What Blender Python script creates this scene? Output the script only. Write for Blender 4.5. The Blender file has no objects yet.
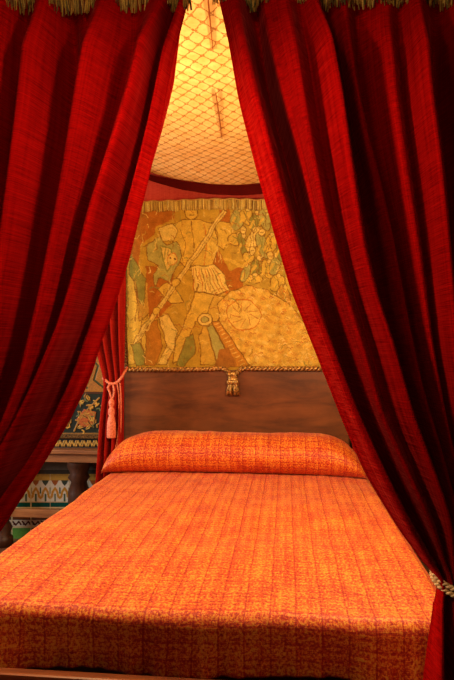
import bpy, bmesh, math, random
import numpy as np
from mathutils import Vector, noise
random.seed(7)
C = bpy.context.scene.collection
PI = math.pi

# ------------------------------------------------------------------ camera
CAM = Vector((0.34, 0.0, 1.43)); F = 589.0
YAW = math.radians(5.72); PITCH = math.radians(0.58)
cd = bpy.data.cameras.new('camera'); cam = bpy.data.objects.new('camera', cd); C.objects.link(cam)
cam.location = CAM; cam.rotation_euler = (PI/2 + PITCH, 0, YAW)
cd.sensor_fit = 'VERTICAL'; cd.sensor_height = 36; cd.lens = F/680*36
cd.clip_start = 0.02
bpy.context.scene.camera = cam
RM = cam.rotation_euler.to_matrix(); RMT = RM.transposed()
def at(px, py, Y):
    """world point on the plane Y = const that lies along the measured direction"""
    d = RM @ Vector(((px-227)/F, -(py-340)/F, -1.0))
    return CAM + d*((Y-CAM.y)/d.y)
def proj(p):
    q = RMT @ (Vector(p)-CAM)
    return (227+F*q.x/-q.z, 340-F*q.y/-q.z)

# ------------------------------------------------------------------ helpers
def s2l(c):
    return tuple(((v/255)/12.92 if v/255 <= .04045 else ((v/255+.055)/1.055)**2.4) for v in c)
def link_mesh(name, me, mat=None, parent=None, smooth=True):
    o = bpy.data.objects.new(name, me); C.objects.link(o)
    if mat: me.materials.append(mat)
    if smooth:
        me.polygons.foreach_set('use_smooth', [True]*len(me.polygons))
    if parent: o.parent = parent
    return o
def thing(name, label, cat, group=None, loc=(0, 0, 0)):
    o = bpy.data.objects.new(name, None); C.objects.link(o); o.location = loc
    o.empty_display_size = .1
    o['label'] = label; o['category'] = cat
    if group: o['group'] = group
    return o
def tag(o, label, cat, group=None):
    o['label'] = label; o['category'] = cat
    if group: o['group'] = group
    return o
def structure(o):
    o['kind'] = 'structure'; return o
def grid_mesh(name, pts, uv=None, closed_u=False):
    """pts: rows x cols array of points"""
    nr, nc = len(pts), len(pts[0])
    V = [tuple(p) for r in pts for p in r]; Fc = []
    for i in range(nr-1):
        for j in range(nc-1 if not closed_u else nc):
            k = (j+1) % nc
            Fc.append((i*nc+j, i*nc+k, (i+1)*nc+k, (i+1)*nc+j))
    me = bpy.data.meshes.new(name); me.from_pydata(V, [], Fc); me.update()
    if uv is not None:
        l = me.uv_layers.new(name='UVMap')
        U = np.array([p for r in uv for p in r], dtype=float)
        idx = np.empty(len(me.loops), dtype=np.int32); me.loops.foreach_get('vertex_index', idx)
        l.data.foreach_set('uv', U[idx].ravel())
    return me
def paint(me, cols, name='Col'):
    a = me.color_attributes.new(name=name, type='FLOAT_COLOR', domain='POINT')
    c = np.ones((len(me.vertices), 4)); c[:, :3] = np.array(cols).reshape(-1, 3)
    a.data.foreach_set('color', c.ravel())
def box_bm(bm, x0, x1, y0, y1, z0, z1):
    r = bmesh.ops.create_cube(bm, size=1)
    for v in r['verts']:
        v.co = Vector(((x0+x1)/2+v.co.x*(x1-x0), (y0+y1)/2+v.co.y*(y1-y0), (z0+z1)/2+v.co.z*(z1-z0)))
    return r['verts']
def box(name, x0, x1, y0, y1, z0, z1, mat, parent=None, bev=0.004):
    bm = bmesh.new(); box_bm(bm, x0, x1, y0, y1, z0, z1)
    if bev:
        bmesh.ops.bevel(bm, geom=bm.edges[:], offset=bev, segments=2, affect='EDGES', profile=.6)
    me = bpy.data.meshes.new(name); bm.to_mesh(me); bm.free()
    return link_mesh(name, me, mat, parent, smooth=False)
def lathe(name, prof, cx, cy, mat, parent=None, n=20, flat=1.0, fluting=0, fl=0):
    pts = []
    for (r, z) in prof:
        pts.append([(cx+r*(1+fl*math.cos(fluting*2*PI*k/n))*math.cos(2*PI*k/n),
                     cy+flat*r*(1+fl*math.cos(fluting*2*PI*k/n))*math.sin(2*PI*k/n), z) for k in range(n)])
    return link_mesh(name, grid_mesh(name, pts, closed_u=True), mat, parent)
def catmull(P, n=8):
    P = [Vector(p) for p in P]; out = []
    for i in range(len(P)-1):
        a = P[max(i-1, 0)]; b = P[i]; c = P[i+1]; d = P[min(i+2, len(P)-1)]
        for k in range(n):
            t = k/n
            out.append(.5*((2*b)+(c-a)*t+(2*a-5*b+4*c-d)*t*t+(-a+3*b-3*c+d)*t**3))
    out.append(P[-1]); return out
def tube_pts(path, r, n=8, closed=False, rfun=None):
    pts = []; N = len(path); up = Vector((.13, .27, 1)).normalized()
    for i, p in enumerate(path):
        a = path[i-1] if (i > 0 or closed) else p
        b = path[(i+1) % N] if (i < N-1 or closed) else p
        t = (b-a).normalized(); s = t.cross(up)
        if s.length < 1e-3: s = t.cross(Vector((1, 0, 0)))
        s.normalize(); w = s.cross(t); rr = rfun(i/(N-1)) if rfun else r
        pts.append([p+rr*(s*math.cos(2*PI*k/n)+w*math.sin(2*PI*k/n)) for k in range(n)])
    if closed: pts.append(pts[0])
    return pts
def rope_mesh(name, path, R, strands=2, pitch=.03, n=7, closed=False, rs=None):
    """several strands twisted about a path, all one mesh"""
    V = []; Fc = []
    L = [0]
    for i in range(1, len(path)): L.append(L[-1]+(path[i]-path[i-1]).length)
    tot = L[-1]; M = max(8, int(tot/pitch*8))
    P2 = []; k = 0
    for i in range(M+1):
        s = tot*i/M
        while k < len(L)-2 and L[k+1] < s: k += 1
        f = (s-L[k])/max(1e-9, L[k+1]-L[k]); P2.append(path[k].lerp(path[k+1], min(1, f)))
    rs = rs or R*.62
    for q in range(strands):
        sp = []
        for i, p in enumerate(P2):
            t = (P2[min(i+1, M)]-P2[max(i-1, 0)]).normalized()
            u = t.cross(Vector((.11, .9, .42)).normalized())
            if u.length < 1e-3: u = t.cross(Vector((1, 0, 0)))
            u.normalize(); w = u.cross(t)
            a = 2*PI*(tot*i/M/pitch)+2*PI*q/strands
            sp.append(p+(R*.5)*(u*math.cos(a)+w*math.sin(a)))
        g = tube_pts(sp, rs, n); b = len(V)
        for r in g: V += [tuple(x) for x in r]
        for i in range(len(g)-1):
            for j in range(n):
                Fc.append((b+i*n+j, b+i*n+(j+1) % n, b+(i+1)*n+(j+1) % n, b+(i+1)*n+j))
    me = bpy.data.meshes.new(name); me.from_pydata(V, [], Fc); me.update()
    return me

# ------------------------------------------------------------------ materials
def mat(name):
    m = bpy.data.materials.new(name); m.use_nodes = True
    nt = m.node_tree; nt.nodes.clear()
    o = nt.nodes.new('ShaderNodeOutputMaterial'); b = nt.nodes.new('ShaderNodeBsdfPrincipled')
    nt.links.new(b.outputs[0], o.inputs[0])
    return m, nt, b, o
def N(nt, t, **k):
    n = nt.nodes.new(t)
    for a, v in k.items(): setattr(n, a, v)
    return n
def ramp(nt, fac, stops, interp='LINEAR'):
    r = N(nt, 'ShaderNodeValToRGB'); r.color_ramp.interpolation = interp
    while len(r.color_ramp.elements) < len(stops): r.color_ramp.elements.new(.5)
    for e, (p, c) in zip(r.color_ramp.elements, stops):
        e.position = p; e.color = (*c, 1)
    nt.links.new(fac, r.inputs[0]); return r
def mapping(nt, src, scale, rot=(0, 0, 0)):
    m = N(nt, 'ShaderNodeMapping'); m.inputs['Scale'].default_value = scale; m.inputs['Rotation'].default_value = rot
    nt.links.new(src, m.inputs['Vector']); return m.outputs[0]
def noise_n(nt, vec, scale, detail=3, rough=.55, dist=0):
    n = N(nt, 'ShaderNodeTexNoise'); n.inputs['Scale'].default_value = scale
    n.inputs['Detail'].default_value = detail; n.inputs['Roughness'].default_value = rough
    n.inputs['Distortion'].default_value = dist
    nt.links.new(vec, n.inputs['Vector']); return n.outputs['Fac']
def math_n(nt, op, a, b=None, c=None, clamp=False):
    n = N(nt, 'ShaderNodeMath', operation=op, use_clamp=clamp)
    for i, v in enumerate((a, b, c)):
        if v is None: continue
        if isinstance(v, (int, float)): n.inputs[i].default_value = v
        else: nt.links.new(v, n.inputs[i])
    return n.outputs[0]
def mix(nt, fac, a, b, blend='MIX'):
    n = N(nt, 'ShaderNodeMix', data_type='RGBA', blend_type=blend)
    for i, v in ((0, fac), (6, a), (7, b)):
        if isinstance(v, (int, float)): n.inputs[i].default_value = v
        elif isinstance(v, tuple): n.inputs[i].default_value = (*v, 1)
        else: nt.links.new(v, n.inputs[i])
    return n.outputs[2]
def bump(nt, b, h, strength=.3, dist=.01):
    n = N(nt, 'ShaderNodeBump'); n.inputs['Strength'].default_value = strength; n.inputs['Distance'].default_value = dist
    nt.links.new(h, n.inputs['Height']); nt.links.new(n.outputs[0], b.inputs['Normal'])

def curtain_mat(name, dark, light, trans=.18, sheen=.6, sheencol=(1, .25, .2)):
    m, nt, b, o = mat(name)
    uv = N(nt, 'ShaderNodeUVMap').outputs[0]
    weave = noise_n(nt, mapping(nt, uv, (34, 380, 1)), 1.0, 3, .7)
    weave2 = noise_n(nt, mapping(nt, uv, (9, 110, 1)), 1.0, 2, .5)
    warp = noise_n(nt, mapping(nt, uv, (260, 3, 1)), 1.0, 2, .5)
    big = noise_n(nt, uv, 3.0, 2)
    f = math_n(nt, 'ADD', math_n(nt, 'MULTIPLY', weave, .6), math_n(nt, 'MULTIPLY', weave2, .14))
    f = math_n(nt, 'ADD', f, math_n(nt, 'MULTIPLY', warp, .26))
    r = ramp(nt, f, [(.38, dark), (.62, light)])
    r2 = mix(nt, math_n(nt, 'MULTIPLY', big, .35), r.outputs[0], dark)
    nt.links.new(r2, b.inputs['Base Color'])
    b.inputs['Roughness'].default_value = .8
    b.inputs['Specular IOR Level'].default_value = 0.0
    nt.links.new(math_n(nt, 'MULTIPLY', ramp(nt, f, [(.44, (0, 0, 0)), (.62, (1, 1, 1))]).outputs[0], sheen*2), b.inputs['Sheen Weight']); b.inputs['Sheen Roughness'].default_value = .35
    b.inputs['Sheen Tint'].default_value = (*sheencol, 1)
    bump(nt, b, f, .35, .004)
    t = N(nt, 'ShaderNodeBsdfTranslucent'); t.inputs[0].default_value = (.9, .015, .008, 1)
    ms = N(nt, 'ShaderNodeMixShader'); ms.inputs[0].default_value = trans
    nt.links.new(b.outputs[0], ms.inputs[1]); nt.links.new(t.outputs[0], ms.inputs[2]); nt.links.new(ms.outputs[0], o.inputs[0])
    return m
M_CUR = curtain_mat('crimson_velvet', (.15, .001, .001), (.62, .004, .002), .07, .16, (1, .24, .18))
M_EDGE_SHADE = curtain_mat('maroon_edge_shade', (.05, .003, .002), (.10, .006, .004), .02, 0)  # dark maroon for the shade painted below the canopy edge
M_CURH = curtain_mat('rose_red_velvet', (.26, .006, .005), (.55, .03, .018), .1, .1)
M_RED = curtain_mat('plain_red_cloth', (.45, .03, .02), (.70, .09, .05), .05, .2)

def attr_mat(name, rough=.8, bs=300, amt=.25, bstr=.3, spec=.2, metal=0, aniso=(1, 1, 1)):
    m, nt, b, o = mat(name)
    a = N(nt, 'ShaderNodeVertexColor', layer_name='Col').outputs[0]
    g = N(nt, 'ShaderNodeTexCoord').outputs['Object']
    n = noise_n(nt, mapping(nt, g, aniso), bs, 3, .7)
    k = ramp(nt, n, [(.3, (1-amt*1.6,)*3), (.7, (1+amt*.6,)*3)])
    c = mix(nt, 1.0, a, k.outputs[0], 'MULTIPLY')
    nt.links.new(c, b.inputs['Base Color']); b.inputs['Roughness'].default_value = rough
    b.inputs['Specular IOR Level'].default_value = spec; b.inputs['Metallic'].default_value = metal
    bump(nt, b, n, bstr, .003)
    return m
M_TAP = attr_mat('woven_tapestry', .9, 170, .20, .6, .1)
M_FRINGE = attr_mat('gold_thread_fringe', .7, 400, .3, .2, .3)
M_TILE = attr_mat('glazed_tile', .22, 60, .12, .08, .5)
M_CHEST = attr_mat('painted_wood', .5, 120, .3, .3, .35)

def wood_mat(name, c0, c1, rough=.4, scale=(3, 30, 30), coat=.0):
    m, nt, b, o = mat(name)
    g = N(nt, 'ShaderNodeTexCoord').outputs['Object']
    n = noise_n(nt, mapping(nt, g, scale), 1.5, 5, .65, .6)
    n2 = noise_n(nt, g, 4, 4, .6)
    f = math_n(nt, 'ADD', math_n(nt, 'MULTIPLY', n, .65), math_n(nt, 'MULTIPLY', n2, .35))
    r = ramp(nt, f, [(.35, c0), (.68, c1)])
    nt.links.new(r.outputs[0], b.inputs['Base Color']); b.inputs['Roughness'].default_value = rough
    b.inputs['Coat Weight'].default_value = coat; b.inputs['Coat Roughness'].default_value = .25
    bump(nt, b, f, .15, .004)
    return m
M_WOOD = wood_mat('dark_walnut', (.08, .023, .006), (.25, .076, .018), .38, (2, 9, 9), .12)
M_POST = wood_mat('post_walnut', (.03, .009, .004), (.09, .03, .011), .45, (30, 30, 3))
M_RAIL = wood_mat('reddish_rail_wood', (.16, .035, .008), (.36, .10, .02), .42, (3, 30, 30), .2)
M_TABLE = wood_mat('table_wood', (.20, .07, .022), (.44, .19, .06), .5)
M_FLOOR = wood_mat('terracotta_floor', (.10, .04, .02), (.22, .09, .04), .5, (4, 4, 4))
M_WALL = wood_mat('plaster', (.14, .085, .05), (.22, .14, .085), .9, (5, 5, 5))

def gold_mat(name, c0, c1, metal=.6, rough=.42, sc=90):
    m, nt, b, o = mat(name)
    g = N(nt, 'ShaderNodeTexCoord').outputs['Object']
    n = noise_n(nt, g, sc, 3, .6)
    r = ramp(nt, n, [(.35, c0), (.65, c1)])
    nt.links.new(r.outputs[0], b.inputs['Base Color']); b.inputs['Roughness'].default_value = rough
    b.inputs['Metallic'].default_value = metal
    bump(nt, b, n, .3, .003)
    return m
M_GILT = gold_mat('worn_gilt', (.12, .05, .010), (.75, .42, .10))
M_GILTD = gold_mat('tarnished_gilt', (.03, .015, .005), (.34, .18, .05))
M_CORD = gold_mat('pale_gold_cord', (.45, .23, .06), (.82, .50, .18), 0, .6)
M_PINK = gold_mat('salmon_cord', (.60, .12, .05), (.92, .30, .16), 0, .6)

# bedspread: red ground with rows of gold brocade
def spread_mat(name):
    m, nt, b, o = mat(name)
    uv = N(nt, 'ShaderNodeUVMap').outputs[0]
    wob = noise_n(nt, uv, 5, 2)
    sep = N(nt, 'ShaderNodeSeparateXYZ'); nt.links.new(uv, sep.inputs[0])
    x = math_n(nt, 'ADD', sep.outputs[0], math_n(nt, 'MULTIPLY', wob, .012))
    y = math_n(nt, 'ADD', sep.outputs[1], math_n(nt, 'MULTIPLY', wob, .012))
    def tri(v, per, ph=0.0):   # 0 at the line, 1 mid way
        q = math_n(nt, 'FRACT', math_n(nt, 'ADD', math_n(nt, 'DIVIDE', v, per), ph))
        return math_n(nt, 'MULTIPLY', math_n(nt, 'ABSOLUTE', math_n(nt, 'SUBTRACT', q, .5)), 2.0)
    colx = tri(x, .075)              # long columns
    rowy = tri(y, .050)
    seam = math_n(nt, 'LESS_THAN', tri(x, .075, .5), .07)
    rowl = math_n(nt, 'LESS_THAN', tri(y, .050, .5), .14)
    inner = math_n(nt, 'GREATER_THAN', math_n(nt, 'ADD', tri(x, .0375, .25), tri(y, .025, .2)), .95)
    blot = noise_n(nt, mapping(nt, uv, (120, 95, 1)), 1.0, 3, .75)
    blot2 = noise_n(nt, mapping(nt, uv, (10, 7, 1)), 1.0, 2, .5)
    weft = noise_n(nt, mapping(nt, uv, (35, 480, 1)), 1.0, 2, .6)
    g = math_n(nt, 'ADD', math_n(nt, 'MULTIPLY', blot, 1.0), math_n(nt, 'MULTIPLY', inner, .06))
    g = math_n(nt, 'ADD', g, math_n(nt, 'MULTIPLY', blot2, .24))
    g = math_n(nt, 'ADD', g, math_n(nt, 'MULTIPLY', weft, .35))
    g = math_n(nt, 'SUBTRACT', g, math_n(nt, 'MULTIPLY', seam, .10))
    g = math_n(nt, 'SUBTRACT', g, math_n(nt, 'MULTIPLY', rowl, .07))
    r = ramp(nt, g, [(.67, (.38, .012, .005)), (.79, (.62, .052, .007)), (.865, (.80, .18, .012)), (.94, (.86, .35, .03))])
    nt.links.new(r.outputs[0], b.inputs['Base Color'])
    b.inputs['Roughness'].default_value = .5; b.inputs['Specular IOR Level'].default_value = .35
    b.inputs['Sheen Weight'].default_value = .25; b.inputs['Sheen Tint'].default_value = (1, .5, .3, 1)
    hh = math_n(nt, 'SUBTRACT', g, math_n(nt, 'MULTIPLY', seam, .5))
    bump(nt, b, hh, .35, .005)
    return m
M_SPREAD = spread_mat('orange_gold_brocade')

# canopy: golden cloth with red-brown ogee net
def canopy_mat(name):
    m, nt, b, o = mat(name)
    uv = N(nt, 'ShaderNodeUVMap').outputs[0]
    sep = N(nt, 'ShaderNodeSeparateXYZ'); nt.links.new(uv, sep.inputs[0])
    wx = math_n(nt, 'MULTIPLY', noise_n(nt, uv, 30, 2), .006)
    x = math_n(nt, 'DIVIDE', math_n(nt, 'ADD', sep.outputs[0], wx), .068)
    y = math_n(nt, 'DIVIDE', math_n(nt, 'ADD', sep.outputs[1], wx), .090)
    # ogee net: cos(x)+cos(y)-like level set near zero gives diamonds with curved sides
    cx = math_n(nt, 'COSINE', math_n(nt, 'MULTIPLY', x, 2*PI)); cy = math_n(nt, 'COSINE', math_n(nt, 'MULTIPLY', y, 2*PI))
    s = math_n(nt, 'ADD', cx, math_n(nt, 'MULTIPLY', cy, .95))
    net = math_n(nt, 'LESS_THAN', math_n(nt, 'ABSOLUTE', s), .28)
    dash = math_n(nt, 'GREATER_THAN', noise_n(nt, uv, 150, 2), .42)
    net = math_n(nt, 'MULTIPLY', net, dash)
    dot = math_n(nt, 'GREATER_THAN', math_n(nt, 'ABSOLUTE', s), 1.82)
    n = noise_n(nt, uv, 14, 4, .6); fine = noise_n(nt, uv, 260, 2)
    base = ramp(nt, n, [(.3, (.76, .38, .09)), (.7, (.90, .58, .20))])
    c = mix(nt, math_n(nt, 'MULTIPLY', net, .85), base.outputs[0], (.30, .09, .01))
    c = mix(nt, math_n(nt, 'MULTIPLY', dot, .18), c, (.62, .24, .05))
    nt.links.new(c, b.inputs['Base Color']); b.inputs['Roughness'].default_value = .6
    b.inputs['Specular IOR Level'].default_value = .1
    bump(nt, b, math_n(nt, 'ADD', fine, net), .25, .003)
    return m
M_CANOPY = canopy_mat('gold_net_brocade')
M_SEAM = curtain_mat('rust_seam', (.20, .05, .012), (.34, .10, .02), .02, .05)

# ------------------------------------------------------------------ room
XL, XR, YB, YF, ZC = -3.0, 2.6, 4.22, -2.6, 3.1
structure(box('floor', XL-.1, XR+.1, YF-.1, YB+.1, -.1, 0, M_FLOOR, bev=0))
structure(box('ceiling', XL-.1, XR+.1, YF-.1, YB+.1, ZC, ZC+.1, M_WALL, bev=0))
structure(box('wall_back', XL-.1, XR+.1, YB, YB+.1, 0, ZC, M_WALL, bev=0))
structure(box('wall_right', XR, XR+.1, YF, YB, 0, ZC, M_WALL, bev=0))
structure(box('wall_front', XL-.1, XR+.1, YF-.1, YF, 0, ZC, M_WALL, bev=0))
bm = bmesh.new()                                   # left wall with a window opening
WY0, WY1, WZ0, WZ1 = 1.75, 3.35, .9, 2.5
box_bm(bm, XL-.1, XL, YF, WY0, 0, ZC); box_bm(bm, XL-.1, XL, WY1, YB, 0, ZC)
box_bm(bm, XL-.1, XL, WY0, WY1, 0, WZ0); box_bm(bm, XL-.1, XL, WY0, WY1, WZ1, ZC)
me = bpy.data.meshes.new('wall_left'); bm.to_mesh(me); bm.free(); structure(link_mesh('wall_left', me, M_WALL, smooth=False))
bm = bmesh.new(); t = .05
box_bm(bm, XL-.08, XL-.02, WY0, WY0+t, WZ0, WZ1); box_bm(bm, XL-.08, XL-.02, WY1-t, WY1, WZ0, WZ1)
box_bm(bm, XL-.08, XL-.02, WY0+t, WY1-t, WZ0, WZ0+t); box_bm(bm, XL-.08, XL-.02, WY0+t, WY1-t, WZ1-t, WZ1)
box_bm(bm, XL-.07, XL-.03, 2.55-.02, 2.55+.02, WZ0+t, WZ1-t)
me = bpy.data.meshes.new('window_1'); bm.to_mesh(me); bm.free(); structure(link_mesh('window_1', me, M_POST, smooth=False))

# ------------------------------------------------------------------ painter on a pixel frame
def inside(poly, X, Y):
    r = np.zeros(X.shape, bool); n = len(poly)
    for i in range(n):
        x1, y1 = poly[i]; x2, y2 = poly[(i+1) % n]
        if y1 == y2: continue
        c = ((y1 > Y) != (y2 > Y)) & (X < (x2-x1)*(Y-y1)/(y2-y1)+x1)
        r ^= c
    return r
def seg_dist(path, X, Y):
    d = np.full(X.shape, 1e9)
    for (x1, y1), (x2, y2) in zip(path[:-1], path[1:]):
        L = (x2-x1)**2+(y2-y1)**2+1e-9
        t = np.clip(((X-x1)*(x2-x1)+(Y-y1)*(y2-y1))/L, 0, 1)
        d = np.minimum(d, np.hypot(X-x1-t*(x2-x1), Y-y1-t*(y2-y1)))
    return d
class Canvas:
    def __init__(s, X, Y, base):
        s.X, s.Y = X, Y; s.C = np.zeros(X.shape+(3,)); s.C[:] = s2l(base)
    def poly(s, P, c, outline=None, w=.5):
        m = inside(P, s.X, s.Y); s.C[m] = s2l(c)
        if outline: s.line(P+[P[0]], outline, w)
    def line(s, P, c, w=.6):
        s.C[seg_dist(P, s.X, s.Y) < w] = s2l(c)
    def ell(s, cx, cy, a, b, c, outline=None, rot=0, w=.5):
        P = [(cx+a*math.cos(t)*math.cos(rot)-b*math.sin(t)*math.sin(rot), cy+a*math.cos(t)*math.sin(rot)+b*math.sin(t)*math.cos(rot)) for t in [2*PI*k/24 for k in range(24)]]
        s.poly(P, c, outline, w)

# ------------------------------------------------------------------ tiled dado on the back wall (left of the bed)
YT = YB-.012
x0, x1, y0, y1 = -40, 135, 462, 700
nx, ny = 360, 420
gx = np.linspace(x0, x1, nx); gy = np.concatenate([np.linspace(462, 545, 330), np.linspace(545.5, 700, 90)]); ny = len(gy)
X, Y = np.meshgrid(gx, gy); cv = Canvas(X, Y, (120, 105, 90))
WHT = (205, 200, 185); DG = (28, 46, 44); OC = (178, 128, 40); TEAL = (14, 74, 66); BR = (92, 48, 30); GR = (84, 140, 62)
def band(a, b, c): cv.C[(Y >= a) & (Y < b)] = s2l(c)
band(462, 470, (105, 100, 88)); band(470, 474, (60, 60, 52)); band(474, 480.5, (176, 140, 62)); band(480.5, 502, WHT)
for k in range(-10, 22):                      # interlaced arches, two to a tile
    cx = 35.8+9.6*k
    if cx < x0-5 or cx > x1+5: continue
    dark = cx > 80
    cv.poly([(cx-3.6, 480.4), (cx+3.6, 480.4), (cx+2.2, 483.5), (cx, 486), (cx-2.2, 483.5)], (52, 66, 58) if k % 2 else (150, 84, 40))
    cv.line([(cx-4.8, 498), (cx-3.2, 496.5), (cx-2.4, 492), (cx, 488.2), (cx+2.4, 492), (cx+3.2, 496.5), (cx+4.8, 498)], DG if dark else OC, 1.15)
    cv.line([(cx, 501), (cx, 494.5)], (64, 92, 78), .9)
    cv.line([(cx-4.8, 493), (cx-4.8, 488)], (64, 92, 78) , .8)
band(501.6, 502.6, (190, 170, 130)); band(502.6, 507, TEAL); band(507, 508.3, (200, 180, 130)); band(508.3, 514, (150, 110, 70))
for k in range(-16, 40):
    cx = 31+4.8*k; cv.ell(cx, 511, 1.9, 1.8, (60, 26, 20))
band(514, 520, (84, 50, 32)); band(520, 526.2, (190, 180, 160))
for k in range(-8, 22):
    cx = 31+9.6*k
    cv.line([(cx+1, 521.5), (cx+4, 525), (cx+7, 521.5), (cx+9, 524.5)], (70, 30, 26), .8)
    cv.ell(cx+2.5, 524, 1.1, 1.1, (70, 30, 26))
band(526.2, 528, (196, 176, 130)); band(528, 700, GR)
for k in range(-6, 16):                       # checker of green tiles below
    for q in range(10):
        if (k+q) % 2 == 0:
            a = 31+9.6*2*k/1.0*.5*1.0; cv.C[(X > 31+19.2*k) & (X < 31+19.2*(k+1)) & (Y > 528+19*q) & (Y < 528+19*(q+1))] = s2l((24, 48, 34))
for k in range(-6, 8): cv.C[(np.abs(X-(31+19.2*k)) < .45) & (Y > 474)] = s2l((196, 178, 140))
for q in range(1, 10): cv.C[np.abs(Y-(528+19*q)) < .5] = s2l((196, 178, 140))
pts = [[at(a, b, YT) for a in gx] for b in gy]
me = grid_mesh('tile_dado', pts); paint(me, cv.C)
o = link_mesh('trim_1', me, M_TILE, smooth=False); structure(o)

# ------------------------------------------------------------------ table and painted chest left of the bed
YTB = 4.0
def X_(px, Y, py=470): return at(px, py, Y).x
def Z_(py, Y, px=80): return at(px, py, Y).z
tx0, tx1 = X_(20, YTB), X_(106, YTB)
zt0, zt1 = Z_(463, YTB), Z_(450, YTB)
tb = thing('side_table', 'dark wooden table with turned leg beside the bed, standing before the tiled wall', 'table')
box('tabletop', tx0-.25, tx1, YTB-.02, YB-.03, zt1-.028, zt1, M_TABLE, tb, .006)
box('apron', tx0-.2, tx1-.03, YTB+.01, YTB+.035, zt0, zt1-.028, M_TABLE, tb, .003)
lx = X_(76, YTB)
for (cx, cy) in ((lx, YTB+.06), (tx0-.15, YTB+.06)):
    prof = [(.0, 0), (.045, 0), (.045, .06), (.03, .08), (.042, .13), (.026, .17), (.034, .24), (.05, .33), (.05, .40), (.036, .47), (.052, .50), (.04, .53), (.055, .58), (.055, zt0)]
    lathe('leg', [(q*1.5, z_) for q, z_ in prof], cx, cy, M_POST, tb, 16)
zs0, zs1 = Z_(521, YTB), Z_(513, YTB)
box('stretcher', tx0-.15, lx-.02, YTB+.045, YTB+.075, zs0, zs1, M_TABLE, tb, .004)

YCH = 4.03
cx0, cx1, cz0, cz1 = X_(18, YCH), X_(104, YCH), zt1+.002, Z_(352, YCH)
ch = thing('painted_chest', 'painted wooden chest with gold foliage on dark green, standing on the side table', 'chest')
box('body', cx0-.1, cx1, YCH+.012, YB-.02, cz0, cz1, M_TABLE, ch, .004)
gx = np.linspace(20, 110, 300); gy = np.linspace(354, 449.5, 320); X, Y = np.meshgrid(gx, gy)
cv = Canvas(X, Y, (176, 118, 42))
cv.poly([(20, 354), (110, 354), (110, 392), (20, 392)], (176, 116, 40))
for k in range(6): cv.line([(22+17*k, 356), (30+17*k, 366), (26+17*k, 380), (36+17*k, 388)], (66, 72, 30), 1.0)
def band2(a, b, c): cv.C[(Y >= a) & (Y < b)] = s2l(c)
band2(392, 394, (80, 44, 16)); band2(394, 433, (22, 34, 20)); band2(433, 438.5, (150, 106, 40)); band2(438.5, 448, (26, 26, 20)); band2(448, 450, (110, 66, 24))
GO = (214, 166, 66); GO2 = (176, 126, 46); OR = (184, 96, 34)
for k in range(4):
    ox = 24+25*k
    cv.poly([(ox+2, 420), (ox+10, 409), (ox+22, 412), (ox+20, 424), (ox+8, 428)], OR)
    for (a, b, L, th) in ((ox+4, 404, 9, -.5), (ox+10, 400, 8, -1.2), (ox+16, 402, 9, -2.0), (ox+20, 408, 8, -2.7), (ox+6, 414, 9, .5), (ox+14, 414, 10, 1.1),
                          (ox+2, 428, 8, -.2), (ox+11, 430, 8, -.7), (ox+19, 428, 8, -2.2), (ox+22, 418, 8, 1.9)):
        ca, sa = math.cos(th), math.sin(th)
        P = [(a, b), (a+L*.5*ca-1.9*sa, b+L*.5*sa+1.9*ca), (a+L*ca, b+L*sa), (a+L*.5*ca+1.9*sa, b+L*.5*sa-1.9*ca)]
        cv.poly(P, GO if random.random() < .6 else GO2); cv.line([(a, b), (a+L*ca, b+L*sa)], (60, 44, 20), .3)
    for q in range(26):
        a, b, th = ox+random.uniform(0, 25), random.uniform(397, 431), random.uniform(-3, 3)
        cv.line([(a, b), (a+2.4*math.cos(th), b+2.4*math.sin(th)), (a+4*math.cos(th+.7), b+4*math.sin(th+.7))], random.choice([GO, GO2, (104, 108, 60)]), .7)
    cv.line([(ox, 431), (ox+6, 418), (ox+15, 408), (ox+25, 398)], GO2, .8)
for k in range(15):
    a = 22+6*k; cv.line([(a, 446), (a+2, 441), (a+4, 446), (a+6, 441)], (196, 156, 70), .8)
pts = [[at(a, b, YCH) + Vector((0, .006*(1-min(1, cv.C[j, i].sum()*3)), 0)) for i, a in enumerate(gx)] for j, b in enumerate(gy)]
me = grid_mesh('painted_front', pts); paint(me, cv.C)
o = link_mesh('painted_front', me, M_CHEST, ch)
box('moulding', cx0-.1, cx1, YCH-.02, YCH+.01, Z_(438, YCH), Z_(434, YCH), M_GILTD, ch, .003)

# ------------------------------------------------------------------ the bed
HW = .76; HL, HR = .745, .825;  YH = 3.93; YFT = 1.705
bed = thing('four_poster_bed', 'dark wooden four poster bed with tall plain headboard and gilt rope carving', 'bed')
hx0, hx1 = at(124, 400, YH).x, at(350, 400, YH).x
hz1 = Z_(370, YH, 230)
# headboard: slightly worn panel with rounded top edge
bm = bmesh.new(); box_bm(bm, hx0, hx1, YH, YH+.045, .30, hz1)
bmesh.ops.bevel(bm, geom=bm.edges[:], offset=.008, segments=2, affect='EDGES')
me = bpy.data.meshes.new('headboard'); bm.to_mesh(me); bm.free()
hb = link_mesh('headboard', me, M_WOOD, bed, smooth=False)
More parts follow.
